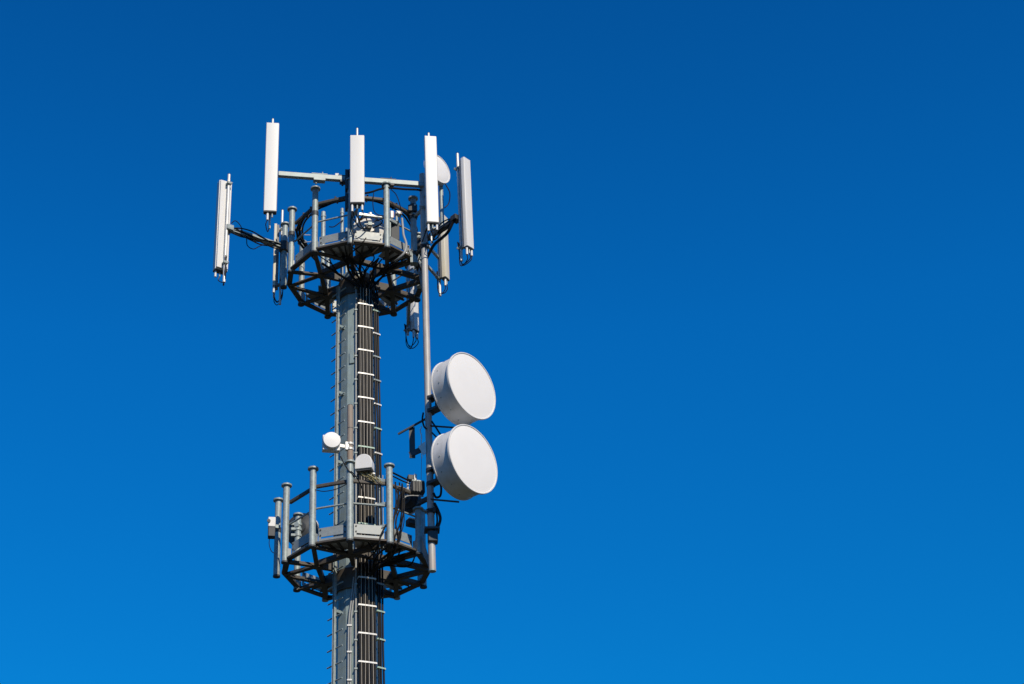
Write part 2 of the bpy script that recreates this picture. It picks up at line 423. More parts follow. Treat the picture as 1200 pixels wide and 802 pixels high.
# ------------------------------------------------------------------ long pole on the right
PX, PY = 1.256, -1.0
pb, pt = Z(668, PY), Z(205, PY)
lp = thing('mounting_pole', 'long streaked steel pole right of the mast holding the two big dishes', 'pole', (PX, PY, pb))
MB().tube((0,0,0), (0,0,pt-pb), 0.061, 24).build('tube', M['pole'], lp)
MB().tube((0,0,-0.03), (0,0,-0.001), 0.064, 24).build('end_cap', M['galv'], lp)
def clampblock(x, y, z, r, name, parent, org, mat='galv'):
    m = MB(); m.tube((x,y,z-0.04),(x,y,z+0.04), r+0.012, 18)
    m.box((x+r*0.9, y-r*1.2, z), (0.05,0.05,0.09)); m.tube((x-r-0.02,y-r-0.03,z),(x+r+0.05,y-r-0.03,z),0.011,8)
    m.build(name, M[mat], parent, org)
P5u = pol(56, 1.30, ZU); P5l = pol(54, 1.30, ZL)
org = (PX, PY, pb)
for (pp, pyc, mat) in ((P5u, 245, 'galv'), (P5u, 290, 'dark')):
    zz = Z(pyc, PY)
    MB().tube((pp.x, pp.y, zz), (PX, PY, zz), 0.04, 14).build('stand_off', M[mat], lp, org)
    clampblock(PX, PY, zz, 0.061, 'pole_clamp', lp, org, mat); clampblock(pp.x, pp.y, zz, 0.06, 'post_clamp', lp, org, 'dark')
# gusset between the lower post foot and the pole
q0 = Vector((P5l.x, P5l.y, ZL+0.02)); 
gs = MB(); dh = (Vector((PX, PY, 0))-Vector((P5l.x, P5l.y, 0))).normalized()
gs.prism([q0+dh*0.05, q0+Vector((0,0,0.28))+dh*0.05, Vector((PX,PY,pb+0.18))-dh*0.06, Vector((PX,PY,pb+0.02))-dh*0.06], Vector((-dh.y, dh.x, 0))*0.02)
gs.build('gusset', M['plate'], lp, org)
u0 = Vector((pol(72,1.22).x, pol(72,1.22).y, ZU-0.03))
gs2 = MB(); gs2.prism([u0, u0+Vector((0.0,-0.02,0.17)), Vector((PX-0.055,PY+0.03,Z(322,PY))), Vector((PX-0.055,PY+0.03,Z(342,PY)))], (0.0,0.018,0)); gs2.build('bracket_plate', M['plate'], lp, org)
MB().bar((P5l.x, P5l.y, Z(583, PY)), (PX, PY, Z(583, PY)), 0.06, 0.07).build('stand_off', M['dark'], lp, org)
clampblock(PX, PY, Z(600, PY), 0.061, 'pole_clamp', lp, org, 'dark')
bs = W(505, 622, PY)
MB().box((PX+0.01, PY-0.02, bs.z), (0.26, 0.22, 0.04)).build('shelf_plate', M['dark'], lp, org, bevel=0.004)
MB().box((PX+0.02, PY-0.02, bs.z-0.14), (0.17, 0.17, 0.20)).build('housing', M['dark'], lp, org, bevel=0.02)

# ------------------------------------------------------------------ rusty pole on lower platform front post
P3l = pol(-5, 1.30)
rb, rt = ZL+1.43, Z(476, P3l.y)
rp = thing('rusty_pole', 'brown rusty pipe standing on the front railing post beside the mast', 'pole', (P3l.x, P3l.y, rb))
MB().tube((0,0,0),(0,0,rt-rb),0.053,20).build('pipe', M['rust'], rp)
MB().tube((0,0,rt-rb+0.0005),(0,0,rt-rb+0.012),0.05,20).build('pipe_cap', M['dark'], rp)
zz = Z(503, P3l.y)-rb
MB().tube((0,0,zz),(0,0,zz+0.012),0.0545,20).build('strap', M['dark'], rp)

# ------------------------------------------------------------------ microwave drum dishes
def drum_dish(label, face_c, az, dia, depth, mount, smat='shroud', fmat='radome', rim=0.022, group=None, name='drum_dish', bowl=0.2):
    """local frame: face looks along -y; origin at the mount on the pole"""
    r = dia/2
    n = Vector((math.sin(R_(az)), -math.cos(R_(az)), 0))
    back = Vector(face_c) - n*(depth+bowl+mount)
    t = thing(name, label, 'dish antenna', back, R_(az), group)
    ax = (0,-1,0)
    o = Vector((0, -mount, 0))
    b = MB(); b.lathe([(0.09, 0.0), (0.12, 0.0), (r*0.45, bowl*0.28), (r*0.75, bowl*0.62), (r-0.012, bowl-0.002)], o, ax, 64, (True, False)); b.build('reflector', M[smat], t)
    s = MB(); s.lathe([(r, bowl), (r, bowl+depth-0.03)], o, ax, 80); s.lathe([(r-0.008, bowl+depth-0.03),(r-0.008, bowl)], o, ax, 80)
    s.lathe([(r-0.008, bowl),(r+0.012, bowl-0.006),(r+0.012, bowl+0.016),(r+0.0005, bowl+0.017)], o, ax, 80)
    sho = s.build('shroud', M[smat], t)
    if dia > 1:
        for k in range(14):
            a = 2*PI*(k+0.3)/14; p = Vector((math.cos(a)*r, 0, math.sin(a)*r)); u = p.normalized(); q = Vector((0,-bowl-depth*(0.3+0.12*(k % 2)),0))
            MB().tube(o+p+q, o+p+u*0.006+q, 0.011, 8).build('rivet', M['galv'], sho)
    hp = MB(); hp.lathe([(r+0.001, bowl+depth-0.03),(r+rim, bowl+depth-0.028),(r+rim, bowl+depth+0.004),(r+rim-0.006, bowl+depth+0.010),(r+rim-0.020, bowl+depth+0.008),(r+rim-0.022, bowl+depth-0.004)], o, ax, 80); hp.build('rim', M['white'], t)
    f = MB(); f.lathe([(r+rim-0.0225, bowl+depth-0.003),(r*0.8, bowl+depth+0.010),(r*0.5, bowl+depth+0.017),(0.001, bowl+depth+0.02)], o, ax, 80); f.build('radome', M[fmat], t, sharp=60)
    m = MB()
    if mount > 0.12:
        m.box((0,-mount*0.5,0.13),(0.16,mount,0.05)); m.box((0,-mount*0.5,-0.13),(0.16,mount,0.05)); m.box((0.07,-mount*0.55,0),(0.02,mount*0.8,0.21))
        m.tube((0,0,0.09),(0,0,0.17),0.078,18); m.tube((0,0,-0.17),(0,0,-0.09),0.078,18)
    else:
        m.box((0,-mount*0.5,0),(0.08,mount,0.08))
    m.build('mount', M['dark' if mount > 0.12 else 'galv'], t, bevel=0.004)
    return t
NB = Vector((math.sin(R_(45.5)), -math.cos(R_(45.5)), 0))
def face_from(px, py, off):      # face centre lies in front of the pole along the dish axis
    y = PY + NB.y*off; w = W(px, py, y); return w
off = 0.42+0.2+0.36
fu = face_from(553, 452.3, off)
d1 = drum_dish('upper of the two large white drum dishes on the long pole', fu, 45.5, 1.172, 0.41, 0.36, rim=0.036, group='large drum dishes')
fl_ = face_from(554.5, 538, off)
d2 = dup(d1, Vector(d1.location)+(fl_-fu), R_(45.5), 'lower of the two large white drum dishes, with a dark strut below it', group='large drum dishes')
for d in (d1, d2):   # local stay rod from pole to rim
    m = MB(); m.tube((-0.05,0.02,-0.42),(0.14,-0.50,-0.59),0.016,10); m.build('stay_rod', M['dark'], d)

dz = -0.4
f3 = W(514.5, 198, dz)
d3 = drum_dish('white round dish peeping out behind the upper right panel antenna', f3, 45, 0.62, 0.10, 0.10, rim=0.008, bowl=0.12, fmat='cream' if False else 'radome')
# pole of this dish
pz0, pz1 = Z(264, dz+0.22), Z(190, dz+0.22)
xp = W(517.5, 240, dz+0.22).x
dp = thing('dish_pole', 'short stubby pipe under the dish behind the upper right panel', 'pole', (xp, dz+0.22, pz0))
MB().tube((0,0,0),(0,0,pz1-pz0),0.042,18).build('pipe', M['galv'], dp)
MB().tube((0,0,-0.05),(0,0,-0.001),0.055,18).build('foot_cap', M['galv'], dp)
MB().bar((0,0.0,-0.08),(-0.30,-0.0,-0.1),0.06,0.05).build('bracket', M['galv'], dp)

# dish seen from behind on the upper deck
f4c = W(432, 273, -0.55)
d4 = drum_dish('white dish seen from behind on the upper deck, cables over it', f4c, 185, 0.60, 0.10, 0.10, smat='white', rim=0.008, bowl=0.11)
m = MB()
m.box((0.03,-0.045,-0.06),(0.11,0.05,0.10)); m.build('radio_unit', M['dark'], d4, bevel=0.02)
m = MB(); m.path([(-0.17,-0.085,0.13),(-0.08,-0.06,0.2),(0.06,-0.06,0.2),(0.17,-0.085,0.12)],0.012,8); m.build('seal_ring', M['orange'], d4)
m = MB(); m.path([(-0.05,-0.02,-0.1),(-0.2,0.02,-0.02),(-0.22,0.0,0.1),(-0.08,-0.01,0.06)],0.013,8); m.path([(0.05,-0.02,0.05),(0.12,0.05,0.15),(0.2,0.02,0.0),(0.1,0.02,-0.2)],0.011,8); m.build('jumper_cable', M['cable'], d4)
# small dish on the rusty pole, left, square back plate
def small_dish(label, c, az, dia, box, mount_to, tilt_box=True):
    t = thing('small_dish', label, 'dish antenna', c, R_(az))
    r = dia/2
    m = MB(); m.lathe([(r*0.98,0.0),(r,0.01),(r,0.05),(r*0.96,0.065),(r*0.6,0.075),(0.001,0.08)], (0,0,0), (0,-1,0), 40, (True, False)); m.build('radome', M['radome'], t, sharp=50)
    m = MB(); m.box((0,box[1]/2+0.002,-0.02),(box[0],box[1],box[2])); m.build('radio_unit', M['white'], t, bevel=0.012)
    l = Matrix.Rotation(-R_(az), 3, 'Z') @ (Vector(mount_to)-Vector(c))
    m = MB(); m.bar((0,box[1]*0.8,0),(l.x*0.8,l.y*0.8+box[1]*0.2,l.z),0.04,0.06); m.tube((l.x,l.y,l.z-0.07),(l.x,l.y,l.z-0.03),0.066,16); m.tube((l.x,l.y,l.z+0.03),(l.x,l.y,l.z+0.07),0.066,16)
    m.box((l.x*0.85,l.y*0.85,l.z),(0.07,0.07,0.15)); m.build('mount', M['zinc'], t, bevel=0.003)
    return t
c5 = W(388.5, 517.5, P3l.y-0.12)
d5 = small_dish('small round white dish left of the rusty pole', c5, 8, 0.305, (0.30, 0.12, 0.29), (P3l.x, P3l.y, Z(524, P3l.y)))
# rounded white radio unit right of the rusty pole
c6 = W(425.5, 541, P3l.y-0.05)
t6 = thing('radio_unit', 'white arched radio unit right of the rusty pole, nest of wires below', 'radio unit', c6, R_(-14))
m = MB(); poly = [Vector((-0.15, 0, -0.13)), Vector((0.15, 0, -0.13)), Vector((0.15, 0, 0.0))] + [Vector((math.cos(a)*0.15, 0, 0.0+math.sin(a)*0.15)) for a in [PI*k/10 for k in range(1,10)]] + [Vector((-0.15, 0, 0.0))]
m.prism(poly, (0, 0.2, 0)); m.build('housing', M['white'], t6, bevel=0.012)
m = MB(); m.box((0,0.1,-0.145),(0.25,0.16,0.025)); m.build('connector_panel', M['dark'], t6)
m = MB(); m.bar((-0.1,0.1,0.0),(-0.24,0.12,0.02),0.05,0.06); m.build('mount', M['zinc'], t6)
nw = thing('wire_tangle', 'tangle of faded yellow wires below the white arched radio unit', 'wires', W(432, 560, P3l.y+0.05))
for k in range(9):
    a = Vector(c6)+Vector((random.uniform(-.08,.1),0.08,-0.14)); e = W(446+random.uniform(-14,3), 566+random.uniform(-4,2), P3l.y+0.1)
    mid = (a+e)/2+Vector((random.uniform(-.06,.06),random.uniform(-.05,.05),random.uniform(-.06,.05)))
    MB().path([a, (a+mid)/2+Vector((random.uniform(-.05,.03),0,random.uniform(-.04,0))), mid, e],0.007,6).build('wire', M['yellowcable'], nw, nw.location)

# drums on the lower platform, their shade put into a dark grey colour
d7p = W(345, 622, 0.55)
f7 = W(356, 624, 0.95)
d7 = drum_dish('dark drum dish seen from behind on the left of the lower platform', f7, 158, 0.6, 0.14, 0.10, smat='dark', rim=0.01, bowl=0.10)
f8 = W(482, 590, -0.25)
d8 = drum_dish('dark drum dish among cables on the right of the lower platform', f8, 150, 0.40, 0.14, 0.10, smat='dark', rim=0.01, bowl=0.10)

# ------------------------------------------------------------------ panel antennas
def panel_antenna(label, x_px, y, pole_top, pole_bot, pan_top, pan_bot, az, width, depth=0.11, gap=0.10, pole_dx=0.0, pr=0.021, mat='white', mid_py=None, conns=3, loops=1, pmat='zinc', ref='panel', cmat='chassis'):
    """x_px is the pixel column of the panel (or pole) at mid height; y the depth of the panel centre"""
    n = Vector((math.sin(R_(az)), -math.cos(R_(az)), 0))
    mp = mid_py or (pan_top+pan_bot)/2
    c = W(x_px, mp, y)
    off = gap+depth/2+pr
    if ref == 'panel': pc = c - n*off
    else: pc = c.copy()
    side = Vector((math.cos(R_(az)), math.sin(R_(az)), 0))
    pc = pc + side*pole_dx
    yb = pc.y
    z0 = Z(pole_bot, yb); z1 = Z(pole_top, yb)
    cy = pc.y + n.y*off
    a0, a1 = Z(pan_bot, cy)-z0, Z(pan_top, cy)-z0
    t = thing('panel_antenna', label, 'antenna', (pc.x, pc.y, z0), R_(az), 'panel antennas on the upper platform')
    MB().tube((0,0,0),(0,0,z1-z0), pr, 16).build('pole', M[pmat], t)
    MB().tube((0,0,z1-z0+0.0005),(0,0,z1-z0+0.012), pr*0.92, 16).build('pole_cap', M['dark'], t)
    px = -pole_dx
    yc = -off
    b = MB(); w = width/2; d = depth/2
    # radome with softly arched front
    poly = [Vector((px-w, yc+d, a0)), Vector((px+w, yc+d, a0)), Vector((px+w, yc-d*0.65, a0)), Vector((px+w*0.93, yc-d*0.92, a0)), Vector((px+w*0.5, yc-d*1.0, a0)), Vector((px-w*0.5, yc-d*1.0, a0)), Vector((px-w*0.93, yc-d*0.92, a0)), Vector((px-w, yc-d*0.65, a0))]
    b.prism(poly, (0,0,a1-a0)); ra = b.build('radome', M[mat], t, bevel=0.006)
    e = MB(); e.box((px, yc+d+0.023, (a0+a1)/2),(width*0.9, 0.044, (a1-a0)*0.985)); e.build('back_chassis', M[cmat], t, bevel=0.004)
    e = MB(); e.box((px, yc+0.004, a0-0.008),(width*0.94, depth*0.86, 0.014)); e.build('end_plate', M['dark'], ra)
    e = MB(); e.box((px, yc+0.002, a1+0.006),(width*0.95, depth*0.88, 0.010)); e.build('end_plate', M[mat], ra)
    for zz in (a0+(a1-a0)*0.05, a0+(a1-a0)*0.95):
        m = MB(); m.box((px*0.6, -(gap/2+pr), zz),(0.06, gap-0.004, 0.05)); m.tube((0,0,zz-0.03),(0,0,zz+0.03), pr+0.012, 14); m.box((0,0.02+pr,zz),(0.11,0.02,0.045)); m.tube((-0.045,pr+0.05,zz),(-0.045,-gap*0.5,zz),0.006,6); m.tube((0.045,pr+0.05,zz),(0.045,-gap*0.5,zz),0.006,6)
        m.build('bracket', M['galv'], t)
    xs = [px + (k-(conns-1)/2)*width*0.34 for k in range(conns)]
    lens = [0.16, 0.10, 0.13, 0.12]
    for k, xx in enumerate(xs):
        m = MB(); l = lens[k % 4]; m.tube((xx, yc, a0-0.0155),(xx, yc, a0-0.0155-l), 0.022 if k % 2 == 0 else 0.015, 12); m.build('connector', M['white' if k % 2 == 0 else 'galv'], t)
        if k < loops+1:
            zt = a0-0.015-l; m = MB()
            m.path([(xx, yc, zt), (xx+random.uniform(-.03,.03), yc+0.01, zt-0.10), (xx*0.4+random.uniform(-.05,.05), -0.05, zt-0.17), (-0.01+0.02*k, 0.04, zt-0.02), (0.02-0.03*k, 0.05, a0+0.25)], 0.009, 8); m.build('jumper_cable', M['cable'], t)
    return t
A = {}
A['a1'] = panel_antenna('tall white panel antenna high at upper left, on the end of the crossbeam', 318, -1.62, 140, 268, 146.5, 249, 4, 0.245, conns=2, loops=0)
A['a2'] = panel_antenna('short white panel antenna in the centre above the front railing post', 418.6, -1.66, 151, 262, 161, 239, 0, 0.272, conns=3, loops=2)
A['a3'] = panel_antenna('tall white panel antenna at upper right overlapping a round dish', 505.5, -1.38, 156.5, 285, 162, 262, 6, 0.232, conns=3, loops=2)
A['a4'] = panel_antenna('rightmost panel antenna, facing right on its own pole and dark arm', 538.3, -0.85, 180.5, 306, 187.5, 291, 44, 0.19, depth=0.09, gap=0.13, ref='pole', conns=3, loops=2, pr=0.026)
A['a5'] = panel_antenna('leftmost panel antenna, turned away with its pole in front of it', 263.8, -0.55, 205, 331, 216, 319, 207, 0.255, depth=0.14, gap=0.06, ref='pole', conns=3, loops=1, pr=0.028, pole_dx=-0.03, cmat='white')
A['a6'] = panel_antenna('cream weathered panel antenna half hidden behind the left posts', 329.5, 0.35, 247, 357, 266, 338, 270, 0.2, depth=0.055, mat='cream', ref='pole', gap=0.07, conns=3, loops=2, pr=0.024)
A['a7'] = panel_antenna('panel antenna hanging lowest, below the right rear of the upper platform', 477, 1.60, 285, 393, 294, 388, 48, 0.17, ref='pole', gap=0.12, depth=0.10, conns=3, loops=2, pr=0.024)
A['a8'] = panel_antenna('cream panel antenna behind the upper right dish, hanging beside the long pole', 514.0, 0.6, 268, 347, 255, 327, 58, 0.17, depth=0.09, mat='cream', ref='pole', gap=0.07, conns=2, loops=2, pr=0.026)

def mount_arm(t, target, zs):
    inv = Matrix.Rotation(-t.rotation_euler.z, 3, 'Z')
    for zz in zs:
        l = inv @ (Vector((target.x, target.y, zz)) - Vector(t.location))
        MB().bar((0, 0, l.z), (l.x, l.y, l.z), 0.05, 0.05).build('mount_arm', M['galv'], t, bevel=0.004)
mount_arm(A['a7'], pol(125, 1.25), (ZU+0.02,))
mount_arm(A['a8'], pol(84, 1.22), (ZU+0.45, ZU+0.95))
mount_arm(A['a6'], pol(-95, 1.40), (ZU+0.25, ZU+0.9))
mount_arm(A['a2'], pol(-5, 1.30), (Z(250, -1.4), Z(215, -1.4)))
mount_arm(A['a3'], Vector((PX, PY, 0)), (Z(232, PY), Z(272, PY)))

# ------------------------------------------------------------------ crossbeam and outrigger arms
bl_, br_ = W(326, 204.5, -1.43), W(497, 217, -1.06)
zb = (bl_.z+br_.z)/2
bm_ = thing('crossbeam', 'long square grey beam across the front posts between the upper panels', 'beam', (bl_.x, bl_.y, zb))
a = Vector((bl_.x, bl_.y, bl_.z)); b = Vector((br_.x, br_.y, br_.z)); ob_ = (bl_.x, bl_.y, zb)
MB().bar(a, b, 0.085, 0.10).build('square_tube', M['galv'], bm_, ob_, bevel=0.006)
for q in (0.28, 0.46, 0.75):
    c = a.lerp(b, q); d = (b-a).normalized()
    m = MB(); m.box(c+Vector((0,0,-0.075)), (0.22,0.11,0.045), d, Vector((-d.y,d.x,0))); m.box(c+Vector((0,0,0.058)), (0.30,0.09,0.012), d, Vector((-d.y,d.x,0)))
    m.tube(c+Vector((0.06,0,0.06)), c+Vector((0.06,0,0.12)),0.012,8); m.tube(c+Vector((-0.06,-0.0,-0.15)), c+Vector((-0.06,0,-0.098)),0.02,8); m.build('clamp', M['dark' if q>0.4 else 'galv'], bm_, ob_)
# column from the front post up to the beam, behind the centre panel
P3u = pol(-5, 1.30, ZU)
cm = thing('support_column', 'dark upright column behind the short centre panel antenna', 'column', (P3u.x-0.02, P3u.y+0.02, Z(292, P3u.y+0.02)))
zt = Z(200, P3u.y+0.02)-cm.location.z
MB().tube((0.0,0,1.46),(0.0,0,zt),0.045,16).build('pipe', M['dark'], cm)
MB().box((-0.06,0.0,zt-0.25),(0.05,0.14,0.45)).build('mount_plate', M['dark'], cm)
MB().box((-0.06,0.0,zt-0.75),(0.05,0.12,0.35)).build('mount_plate', M['dark'], cm)
MB().box((-0.20,0.02,zt-0.18),(0.25,0.06,0.06)).build('mount_bracket', M['dark'], cm, bevel=0.004)
MB().box((-0.24,0.0,zt-0.12),(0.07,0.07,0.06)).build('lamp_box', M['zinc'], cm, bevel=0.006)

def outrigger(label, p_out, p_in, cabs, mat):
    t = thing('outrigger_arm', label, 'arm', p_in)
    m = MB(); m.bar(p_in, p_out, 0.07, 0.09); m.build('square_tube', M[mat], t, p_in, bevel=0.005)
    d = (Vector(p_out)-Vector(p_in)).normalized()
    m = MB(); m.box(Vector(p_out)-d*0.02,(0.14,0.16,0.11),d,Vector((-d.y,d.x,0)).normalized()); m.build('pole_clamp', M[mat], t, p_in, bevel=0.005)
    m = MB(); m.tube(Vector(p_in)+d*0.02+Vector((0,0,-0.1)), Vector(p_in)+d*0.02+Vector((0,0,0.1)),0.09,18); m.build('post_clamp', M['dark'], t, p_in)
    for k in range(cabs):
        pts = []
        for q in range(6):
            f = q/5; c = Vector(p_out).lerp(Vector(p_in), f)
            pts.append(c+Vector((random.uniform(-.03,.03), random.uniform(-.06,-.02), 0.06*math.sin(k*2.1+f*5)-0.02+ (0.05 if k%2 else -0.07)*(math.sin(f*PI)))))
        MB().path(pts, 0.013, 8).build('cable', M['cable'], t, p_in)
    return t
pl_out = W(267, 268, -0.50); pl_in = Vector((pol(-95,1.40).x, pol(-95,1.40).y, pl_out.z))
outrigger('left outrigger arm holding the leftmost panel, wrapped in black cables', pl_out, pl_in, 5, 'galv')
pr_out = W(535, 256, -0.80); pr_in = Vector((1.22, 0.05, pr_out.z))
outrigger('right outrigger arm rising to the rightmost panel, black with cables', pr_out, pr_in, 6, 'dark')
# upright on the right rear ring where the right arm is fixed
rr = thing('rear_post', 'dark upright at the right edge of the upper platform behind the long pole', 'post', (1.20, 0.12, ZU-0.05))
MB().tube((0,0,0),(0,0,1.2),0.058,18).build('tube', M['galv'], rr); MB().tube((0,0,1.2005),(0,0,1.225),0.09,20).build('post_flange', M['galv'], rr)
# loose cable loop at left arm
lt = thing('cable_loop', 'thin black cable looping above and below the left outrigger arm', 'cable', W(275, 262, -0.45))
MB().path([W(271,262,-.5),W(276,259,-.48),W(282,265,-.42),W(286,275,-.35),W(300,283,-.2),W(318,283,0)],0.009,8).build('cable', M['cable'], lt, lt.location)
MB().path([W(289,280,-.35),W(290,288,-.35),W(297,292,-.3),W(306,288,-.2),W(318,286,-.05)],0.009,8).build('cable', M['cable'], lt, lt.location)

# ------------------------------------------------------------------ back poles on the upper platform
for k, (px, pt_, y, r, lab) in enumerate(((379, 249, 0.35, 0.045, 'bare pale pipe standing alone inside the left of the upper railing'), (401, 245, 0.60, 0.034, 'slim pipe just left of the dark column on the upper platform'), (406, 268, 0.30, 0.026, 'shortest stub pipe beside the dark column on the upper platform'))):
    w = W(px, pt_, y); z0 = ZU+0.06
    t = thing('standing_pipe', lab, 'pipe', (w.x, y, z0), 0, 'bare pipes on the upper platform')
    MB().tube((0,0,0),(0,0,w.z-z0), r, 16).build('pipe', M['galv'], t)
    MB().tube((0,0,w.z-z0-0.12),(0,0,w.z-z0-0.08), r+0.008, 16).build('collar', M['galv'], t)
    MB().box((0,0,0.02),(0.16,0.16,0.02)).build('foot_plate', M['galv'], t)

# ------------------------------------------------------------------ hoop of black cable inside the upper railing
hz = Z(272, 0)
hp = thing('cable_hoop', 'big ring of thick black cables tied round inside the upper railing', 'cables', (0, 0, hz))
for k, (dr, dz_, r) in enumerate(((0, 0, 0.028), (0.045, -0.035, 0.024), (-0.05, -0.02, 0.018))):
    pts = []
    for q in range(26):
        a_ = -128 + q*(215/25); rad = 1.11+dr+random.uniform(-.008,.008)
        pts.append(pol(a_, rad, dz_ + random.uniform(-.01,.01)))
    if k < 2:
        pts.append(pol(92, 1.08, dz_-0.35)); pts.append(pol(96, 0.95, dz_-0.75))
        pts.insert(0, pol(-134, 1.0, dz_-0.3)); pts.insert(0, pol(-136, 0.85, dz_-0.8))
    MB().path(pts, r, 10, 4).build('cable', M['cable'], hp)
for a_ in (-118, -100, -84, -60, -48, -20, 10, 40):
    c = pol(a_, 1.12, -0.015); MB().box(c, (0.03, 0.14, 0.085), Vector((math.cos(R_(a_)), math.sin(R_(a_)), 0)), pol(a_, 1)).build('cable_tie', M['dark'], hp, bevel=0.006)
for a_ in (-112, -100, -86):
    c = pol(a_, 1.05, -0.12); MB().tube(c, pol(a_, 0.9, -0.12), 0.008, 6).build('hook', M['zinc'], hp)

# cable along the crossbeam to the long pole
ct = thing('beam_cable', 'black cable slung under the crossbeam toward the long pole', 'cable', W(430, 226, -1.25))
MB().path([W(412,228,-1.2),W(432,226,-1.22),W(445,222,-1.2),W(457,220.5,-1.2),W(475,222,-1.12),W(488,222.5,-1.05),W(496,224,-1.04)],0.02,8).build('cable', M['cable'], ct, ct.location)
MB().path([W(438,226,-1.22),W(437,240,-1.2),W(440,250,-1.15),W(450,253,-1.1),W(457,250,-1.1)],0.008,8).build('cable', M['cable'], ct, ct.location)
MB().path([W(458,222,-1.2),W(464,228,-1.15),W(468,238,-1.1),W(470,250,-1.0),W(466,262,-.95)],0.009,8).build('cable', M['cable'], ct, ct.location)

# ------------------------------------------------------------------ small equipment on the upper platform
def equip(name, label, cat, px, py, y, size, mat, az=0, extra=None):
    c = W(px, py, y); t = thing(name, label, cat, (c.x, c.y, c.z-size[2]/2), R_(az))
    MB().box((0,0,size[2]/2), size).build('housing', M[mat], t, bevel=min(size)*0.12)
    if extra: extra(t, size)
    return t
def feet(t, s):
    MB().box((0,0,-0.03),(s[0]*0.6,s[1]*0.5,0.058)).build('bracket', M['galv'], t)
    MB().tube((0,0,s[2]+0.0005),(0,0,s[2]+0.02),s[0]*0.2,12).build('gland', M['dark'], t)
e1 = equip('junction_box', 'narrow white box with a red edge on the upper rail', 'box', 459, 252.5, -0.95, (0.055,0.08,0.16), 'white', 10, lambda t, s: (feet(t, s), MB().box((s[0]/2+0.004,-s[1]*0.2,s[2]/2),(0.007,s[1]*0.5,s[2]*0.9)).build('red_strip', M['red'], t)))
e2 = equip('junction_box', 'wide white cap-like box right of the narrow red-edged box', 'box', 466.5, 251, -0.9, (0.12,0.12,0.07), 'white', 15, lambda t, s: MB().tube((-.03,0,-0.15),(-.03,0,-0.001),0.025,12).build('stem', M['galv'], t))
sb = thing('support_bar', 'grey angled bar carrying the small white boxes behind the front post', 'bar', W(456, 257, -0.95))
MB().bar(W(421,251,-1.15),W(449,255.5,-1.08),0.035,0.045).build('bar', M['zinc'], sb, sb.location)
MB().bar(W(457,257.5,-1.0),W(468,264,-0.85),0.04,0.06).build('bar', M['plate'], sb, sb.location)
MB().tube(W(434,250,-1.11),W(434,253,-1.11),0.035,10).build('clip', M['zinc'], sb, sb.location)
MB().box(W(463,273,-0.85),(0.16,0.12,0.42)).build('radio_box', M['dark'], sb, sb.location, bevel=0.01)
MB().tube(W(457,285,-1.0),W(457,257,-1.0),0.018,10).build('leg', M['galv'], sb, sb.location)
# grey cable drooping at right
gt = thing('drooping_cable', 'thick grey cable drooping beside the second front post on the right', 'cable', W(472, 264, -0.9))
MB().path([W(471,256,-.9),W(472,266,-.9),W(473,276,-.95),W(476,286,-1.0),W(474,296,-1.05),W(467,303,-1.0),W(463,306,-.9)],0.021,10).build('cable', M['greycable'], gt, gt.location)
# ribbed grey unit on the ring
rbu = thing('ribbed_unit', 'grey ribbed housing hanging at the right edge of the upper platform', 'housing', W(485, 310, -0.75))
for k in range(5):
    c = W(481.5+1.75*k, 303.5, -0.76+0.01*k); MB().box(c,(0.026,0.14,0.25)).build('fin', M['galv'], rbu, rbu.location, bevel=0.004)
MB().box(W(485,303.5,-0.70),(0.13,0.10,0.24)).build('body', M['galv'], rbu, rbu.location)
MB().box(W(485,297,-0.75),(0.15,0.16,0.025)).build('lid', M['dark'], rbu, rbu.location)
# black clamp on the right front post top
bc = thing('post_top_clamp', 'black clamp block round the top of the right front post, upper platform', 'clamp', Vector((P5u.x, P5u.y, Z(246, P5u.y))))
MB().tube((0,0,-0.10),(0,0,0.10),0.078,18).build('sleeve', M['dark'], bc); MB().box((-0.02,-0.07,-0.02),(0.16,0.06,0.14)).build('jaw', M['dark'], bc, bevel=0.01)
MB().tube((0.03,-0.11,0.04),(0.03,-0.09,0.04),0.02,10).build('bolt', M['zinc'], bc)

